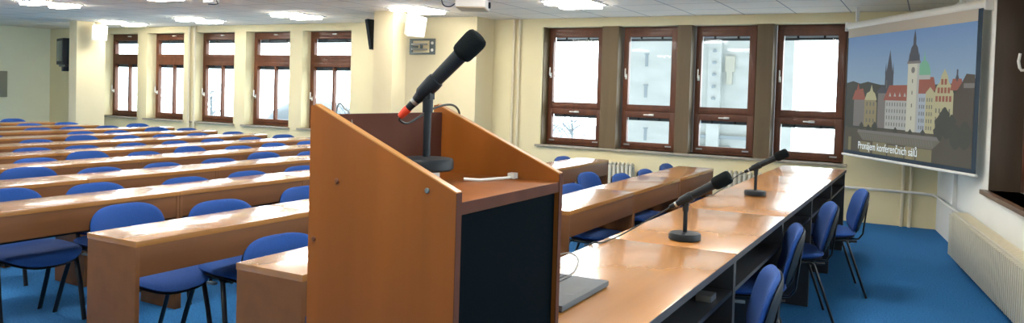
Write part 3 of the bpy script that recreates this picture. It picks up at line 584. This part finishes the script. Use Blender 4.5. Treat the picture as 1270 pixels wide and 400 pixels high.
# embankment, water
pp([(.30, 1.085), (1.66, 1.085), (1.70, 1.05), (.28, 1.06)], grd); pp([(.28, 1.06), (1.72, 1.05), (1.60, .97), (.40, .98)], emb)
for k in range(30): u_ = .36+k*.042; pp([(u_, 1.045), (u_+.01, 1.045), (u_+.035, .99), (u_+.025, .99)], grd)
for (u0, u1, z0, z1) in ((.10, .16, .855, 1.0), (.34, .56, .852, .965), (.60, .86, .852, .975), (.88, 1.16, .852, .96), (1.18, 1.34, .852, .97), (1.36, 1.60, .852, .965)): pr_(u0, u1, z0, z1, wat)
pr_(1.20, 1.30, .852, .97, tan); pr_(1.02, 1.06, .852, .95, tan)
pm.build('projected_picture', scr, soff, label='projected city view with towers and a green dome')
tcu = bpy.data.curves.new('caption_text', 'FONT'); tcu.body = 'Pronájem konferenčních sálů'; tcu.size = .105; tcu.extrude = .0004; tcu.fill_mode = 'BOTH'
to = bpy.data.objects.new('tmp_caption', tcu); COL.objects.link(to); bpy.context.view_layer.update()
me = bpy.data.meshes.new_from_object(to.evaluated_get(bpy.context.evaluated_depsgraph_get())); bpy.data.objects.remove(to)
xs_ = [v.co.x for v in me.vertices]; sc_ = 1.06/(max(xs_)-min(xs_))
cap = bpy.data.objects.new('caption', me); COL.objects.link(cap); me.materials.append(pic('projected_caption', (.62, .70, .72), 1.0)); cap.parent = scr
cap.matrix_local = Matrix.Translation(soff) @ TS @ Matrix(((sc_, 0, 0, .315), (0, 0, 1, .008), (0, 1.05, 0, .885), (0, 0, 0, 1))); cap['label'] = 'white caption text'
# ------------------------------------------------------------------ radiators
def column_radiator(x0, n, label):
    r = empty('column_radiator', (x0, YW-.12, 0), label, 'radiator', 'cast radiators under the right windows')
    for k in range(n):
        a = MB(); x = k*.057
        for y in (-.045, .045): a.tube([(x, y, .12), (x, y, .16), (x, y, .42), (x, y*.9, .46)], (.017, .02), M['radiator'], 10)
        a.tube([(x, -.05, .46), (x, -.02, .478), (x, .02, .478), (x, .05, .46)], .018, M['radiator'], 8); a.tube([(x, -.05, .12), (x, .05, .12)], .018, M['radiator'], 8)
        a.build('radiator_column', r)
    a = MB(); a.tube([(-.03, 0, .14), ((n-1)*.057+.03, 0, .14)], .014, M['radiator'], 8); a.tube([(-.03, 0, .44), ((n-1)*.057+.03, 0, .44)], .014, M['radiator'], 8); a.build('manifold', r)
    a = MB()
    for x in (.06, (n-2)*.057): a.tube([(x+.028, 0, 0), (x+.028, 0, .14)], .012, M['radiator'], 8)
    a.build('foot', r)
column_radiator(-4.30, 17, 'cream column radiator behind the desks left of the nearer head-table microphone')
column_radiator(-2.17, 17, 'cream column radiator beyond the head table, partly behind the far microphone')
# flat radiator on the right wall
rr = empty('panel_radiator', RW(3.2, -.08, 0), 'large cream ribbed radiator along the right wall', 'radiator'); ro = -Vector(rr.location)
a = MB(); rbox(a, 1.86, 5.2, -.15, -.03, .05, .44, M['radiator'], .008); a.build('panel', rr, ro)
a = MB()
for k in range(66): rbox(a, 1.88+k*.05, 1.91+k*.05, -.175, -.148, .07, .425, M['radiator'], .004)
a.build('ribs', rr, ro)
a = MB()
for k in range(80): rbox(a, 1.92+k*.04, 1.945+k*.04, -.135, -.045, .439, .4415, M['pipe'])
a.build('top_grille', rr, ro)
a = MB()
for s_ in (2.1, 3.6, 5.0): rbox(a, s_, s_+.03, -.11, -.06, 0, .06, M['radiator'])
a.build('foot', rr, ro)
# pipes
def pipe(pts, r, m, label, group=None):
    a = MB(); a.tube(pts, r, m, 10); o = a.build('heating_pipe'); o['label'] = label; o['category'] = 'pipe'
    if group: o['group'] = group
for i, x in enumerate((-12.05, -11.90)): pipe([(x, YW-.03, 0), (x, YW-.03, ZC)], .022, M['pipe'], ['left', 'right'][i]+' pipe of the vertical pair between the second and third tall windows')
for i, x in enumerate((-5.24, -5.15)): pipe([(x, YW-.03, 0), (x, YW-.03, ZC)], .018, M['pipe'], ['left', 'right'][i]+' pipe of the vertical pair just left of the wide windows')
for i, x in enumerate((-.245, -.165)): pipe([(x, YW-.03, 0), (x, YW-.03, ZC)], .018, M['pipe'], ['left', 'right'][i]+' pipe of the vertical pair below the projection screen')
pipe([(-1.25, YW-.065, .40), (-.3, YW-.065, .395), (-.05, YW-.065, .39), RW(.12, -.05, .39), RW(.3, -.04, .39), RW(1.0, -.075, .405), RW(1.88, -.075, .41)], .014, M['pipe_white'], 'white horizontal heating pipe running round the corner to the right radiator')
# ------------------------------------------------------------------ ceiling lamps
def ceiling_light(x, y, label):
    r = empty('ceiling_light', (x, y, ZC), label, 'lamp', 'recessed ceiling lamps')
    a = MB(); frame_x = .30
    for (x0, x1, y0, y1) in ((-.3, .3, -.3, -.27), (-.3, .3, .27, .3), (-.3, -.27, -.27, .27), (.27, .3, -.27, .27), (-.27, .27, -.11, .11)): a.box((x0, y0, -.012), (x1, y1, 0), M['white'], .002)
    a.build('lamp_frame', r)
    for (y0, y1) in ((-.27, -.12), (.12, .27)):
        a = MB(); a.box((-.24, y0, -.045), (.24, y1, -.002), M['tube'], .002); a.build('diffuser', r)
    return r
far = [(-3.59, 7.97), (-5.85, 8.12), (-8.2, 8.38), (-10.55, 8.6), (-12.75, 8.78)]
for i, (x, y) in enumerate(far):
    ceiling_light(x, y, ['square ceiling lamp above the first wide window, right of the projector', 'square ceiling lamp beside the column speaker behind the lectern microphone', 'square ceiling lamp above the fourth tall window from the left', 'square ceiling lamp above the second and third tall windows', 'square ceiling lamp furthest back, beside the left column'][i])
ceiling_light(-10.68, 6.25, 'square ceiling lamp at the upper left corner of the picture')
k = 0
for y in (6.0, 3.4, .8):
    for x in (-13.2, -10.68, -8.2, -5.85, -3.5, -1.2):
        if y == 6.0 and x == -10.68: continue
        k += 1; ceiling_light(x, y, 'recessed square ceiling lamp outside the picture above the desks')
# ------------------------------------------------------------------ ceiling and wall equipment
def loudspeaker(loc, rot, label):
    r = empty('wall_speaker', loc, label, 'speaker', 'white column speakers')
    T = Matrix.Rotation(rot, 4, 'Z') @ Matrix.Rotation(math.radians(14), 4, 'Y')
    a = MB(); p = [(-.10, -.075), (-.10, .075), (.10, .125), (.10, -.125)]
    a.prism([T @ Vector((x, y, -.13)) for x, y in p], T @ Vector((0, 0, .26)), M['white']); a.build('cabinet', r)
    a = MB(); a.box((.10, -.118, -.122), (.106, .118, .122), M['white'], .003, T); a.build('grille', r)
    a = MB(); a.tube([T @ Vector((-.10, 0, 0)), T @ Vector((-.17, 0, .01)), T @ Vector((-.17, 0, .01))+Vector((-.06, 0, 0))], .014, M['white'], 8); a.build('wall_bracket', r)
    a = MB(); a.tube([T @ Vector((-.10, -.03, .03)), T @ Vector((-.16, -.03, .08)), T @ Vector((-.17, -.03, .12)), (T @ Vector((-.17, -.03, .12))).xy.to_3d()+Vector((0, 0, ZC-loc[2]))], .004, M['cable'], 6); a.build('speaker_wire', r)
loudspeaker((-6.06, 8.33, 2.205), math.radians(-25), 'white wall speaker on the column behind the lectern microphone')
loudspeaker((-13.17, 8.58, 2.215), math.radians(-25), 'white wall speaker on the far left column')
# box television left of the far column
t = empty('television', (-14.02, 8.5, 1.62), 'black box television on an arm beside the far left column', 'television'); T = Matrix.Rotation(math.radians(-20), 4, 'Z')
a = MB(); a.box((-.27, -.10, 0), (.27, .06, .48), M['black_plastic'], .015, T); b2 = [(-.20, .06, .04), (.20, .06, .04), (.20, .06, .43), (-.20, .06, .43)]; a.prism([T @ Vector(q) for q in b2], T @ Vector((0, .2, 0)), M['black_plastic']); a.build('casing', t)
a = MB(); a.box((-.22, -.104, .06), (.22, -.098, .43), mat('dark_screen_glass', (.02, .04, .05), .1), .002, T); a.build('screen', t)
a = MB(); a.box((-.25, -.06, -.035), (.25, .2, 0), M['black_tube'], 0, T); a.tube([T @ Vector((.15, .15, -.02)), Vector((.40, .12, -.02))], .02, M['black_tube']); a.tube([T @ Vector((.18, .10, .5)), Vector((.16, .12, ZC-1.62))], .008, M['black_tube']); a.build('mounting_arm', t)
a = MB(); a.box((.08, -.08, -.12), (.2, .02, -.035), M['black_plastic'], .006, T); a.box((.10, -.085, -.075), (.15, -.079, -.055), M['silver'], 0, T); a.build('receiver_box', t)
# thin black monitor behind the nearer column
t = empty('wall_monitor', (-6.73, 8.62, 2.12), 'black flat monitor seen edge on behind the column near the lectern microphone', 'television'); T = Matrix.Rotation(math.radians(-12), 4, 'Y')
a = MB(); a.box((-.11, -.30, -.21), (-.06, .30, .21), M['black_plastic'], .008, T); a.build('casing', t)
a = MB(); a.box((-.114, -.27, -.18), (-.110, .27, .18), M['keys'], 0, T); a.build('screen', t)
a = MB(); a.tube([T @ Vector((-.06, -.02, 0)), (.08, -.17, .02), (.245, -.17, .02)], .018, M['white'], 8); a.build('wall_bracket', t)
# steel tv mount on the pilaster
t = empty('monitor_mount', (-6.47, 9.16, 1.985), 'grey steel monitor mount on the wall behind the lectern microphone', 'bracket')
a = MB()
for (x0, x1, z0, z1) in ((-.25, .20, -.115, -.085), (-.25, .20, .085, .115), (.10, .20, -.085, .085), (-.25, -.2, -.085, .085)): a.box((x0, -.012, z0), (x1, -.001, z1), M['grey_metal'], .002)
a.build('wall_plate', t)
a = MB()
for z in (-.05, .05): a.lathe([(.022, 0), (.022, .006), (.01, .008)], M['white'], Matrix.Translation((.15, -.012, z)) @ Matrix.Rotation(math.pi/2, 4, 'X'), 14)
a.build('bolt_cover', t)
a = MB(); a.box((-.2, -.04, -.05), (.07, -.012, -.03), M['steel'], .002); a.box((-.2, -.04, .02), (.07, -.012, .045), M['steel'], .002); a.box((-.04, -.05, -.03), (-.01, -.02, .03), M['grey_metal'], .002); a.box((-.2, -.013, -.02), (-.1, -.001, .01), M['grey_metal']); a.build('swivel_arm', t)
# projector
t = empty('ceiling_projector', (-4.36, 7.05, 2.25), 'white projector hanging from the ceiling above the lectern microphone', 'projector', rz=math.radians(24))
a = MB(); a.box((-.16, -.21, 0), (.16, .21, .095), M['white'], .015); a.build('casing', t)
a = MB(); a.box((-.15, -.2, -.012), (.15, .2, .001), mat('beige_underside', (.42, .34, .22), .5), .003); a.build('bottom_plate', t)
a = MB(); a.lathe([(.035, 0), (.035, .03), (.028, .03), (.026, .012)], M['black_plastic'], Matrix.Translation((.15, .10, .05)) @ Matrix.Rotation(math.pi/2, 4, 'Y'), 18); a.build('lens', t)
a = MB(); a.tube([(0, 0, .09), (0, 0, .15)], .02, M['white'], 12); a.build('ceiling_mount', t)
cable([(-4.50, 6.93, 2.30), (-4.56, 6.92, 2.265), (-4.66, 6.95, 2.28), (-4.72, 6.99, 2.34), (-4.73, 7.02, ZC)], .006, M['cable'], 'projector_cable', 'black cable looping from the projector to the ceiling')
t = empty('ceiling_sensor', (-7.84, 6.56, ZC), 'small white device on the ceiling at the top edge above the tall windows', 'sensor')
a = MB(); a.box((-.09, -.05, -.045), (.09, .05, 0), M['white'], .008); a.build('housing', t)
a = MB(); a.tube([(.09, .0, -.02), (.12, 0, -.06), (.06, 0, -.065), (-.05, 0, -.06)], .007, M['black_plastic'], 6); a.build('wire_hook', t)
# wall box on the back wall, socket near corner
t = MB(); t.box((XB, 8.35, .96), (XB+.05, 8.76, 1.48), mat('grey_green_panel', (.24, .25, .20), .6), .005); o = t.build('wall_box'); o['label'] = 'grey-green flat box on the back wall at the left edge'; o['category'] = 'box'
a = MB(); rbox(a, .95, 1.01, -.012, 0, .25, .31, M['wall_light'], .003); o = a.build('wall_socket'); o['label'] = 'pale wall socket under the projection screen'; o['category'] = 'socket'
# ------------------------------------------------------------------ outside the windows
a = MB(); a.box((-120, 11, -4.2), (60, 120, -4), M['snow']); a.build('ground', kind='structure')
t = empty('stone_building', (-7.0, 26, -4), 'pale stone building with slit windows seen through the middle wide windows', 'building')
o_ = -Vector(t.location)
a = MB(); a.box((-10.1, 25, -4), (-4.25, 26, 14), M['stone']); a.build('facade', t, o_)
a = MB(); a.box((-4.25, 24.8, -4), (-3.75, 25.6, 14), M['stone']); a.box((-6.35, 24.75, -4), (-5.95, 25, 14), M['stone']); a.box((-7.2, 24.85, .05), (-4.25, 25, .16), M['stone_dark']); a.box((-7.0, 24.88, -.25), (-5.6, 25, -.2), M['stone_dark']); a.build('pilaster', t, o_)
for (x, z) in ((-8.5, 2.55), (-8.5, 1.5), (-8.46, .05)):
    a = MB(); a.box((x-.05, 24.985, z-.2), (x+.05, 25.02, z+.2), M['stone_dark']); a.box((x-.08, 24.97, z+.2), (x+.08, 25, z+.24), M['stone_dark']); a.build('slit_window', t, o_)
a = MB(); a.box((-5.85, 24.9, 2.2), (-5.55, 25, 2.7), M['stone_warm']); a.box((-5.8, 24.9, 1.8), (-5.62, 25, 2.2), M['stone_warm']); a.build('relief', t, o_, label='sand coloured relief')
for k in range(5): 
    a = MB(); a.lathe([(.05, 0), (.07, .05), (.03, .1)], M['stone_dark'], Matrix.Translation((-6.15, 24.7, 1.3+k*.38)), 10); a.build('carved_knob', t, o_)
def tree(x, y, h, label, seed):
    rnd = random.Random(seed); t = empty('bare_tree', (x, y, -4), label, 'tree', 'frosted bare trees outside')
    a = MB(); a.tube([(0, 0, 0), (.05, 0, h*.4), (0, .05, h*.7)], [.12, .08, .04], M['twig'], 8); a.build('trunk', t)
    a = MB()
    for k in range(46):
        z = h*rnd.uniform(.35, .72); an = rnd.uniform(0, 6.28); l = rnd.uniform(.5, 1.3); d_ = Vector((math.cos(an), math.sin(an), rnd.uniform(.3, 1.2)))
        p = Vector((0, 0, z)); q = p+d_*l*.5; e_ = q+(d_+Vector((rnd.uniform(-.5, .5), rnd.uniform(-.5, .5), .2)))*l*.5
        a.tube([p, q, e_], [.022, .014, .006], M['twig'], 5)
        for j in range(3): b_ = q.lerp(e_, rnd.random()); a.tube([b_, b_+Vector((rnd.uniform(-.3, .3), rnd.uniform(-.3, .3), rnd.uniform(.1, .35)))], [.009, .004], M['twig'], 4)
    a.build('branches', t)
tree(-11.7, 24, 5.6, 'frosted bare tree low in the first wide window', 1)
tree(-13.2, 29.5, 5.9, 'second frosted bare tree low in the first wide window, behind the other', 2)
tree(-33.5, 24.5, 6.6, 'frosted bare tree outside the second tall window', 3)
tree(-29.8, 25, 6.8, 'frosted bare tree outside the third tall window', 4)
tree(-20.6, 24, 6.2, 'frosted bare tree outside the fifth tall window', 5)
a = MB(); a.lathe([(2.4, 0), (2.4, 3.0), (2.25, 3.6), (1.8, 4.2), (1.1, 4.6), (.4, 4.75), (.0, 4.78)], M['roof_grey'], Matrix.Translation((-24.2, 26, -4)), 32); o = a.build('domed_pavilion'); o['label'] = 'grey rounded roof seen low through the fourth tall window'; o['category'] = 'building'
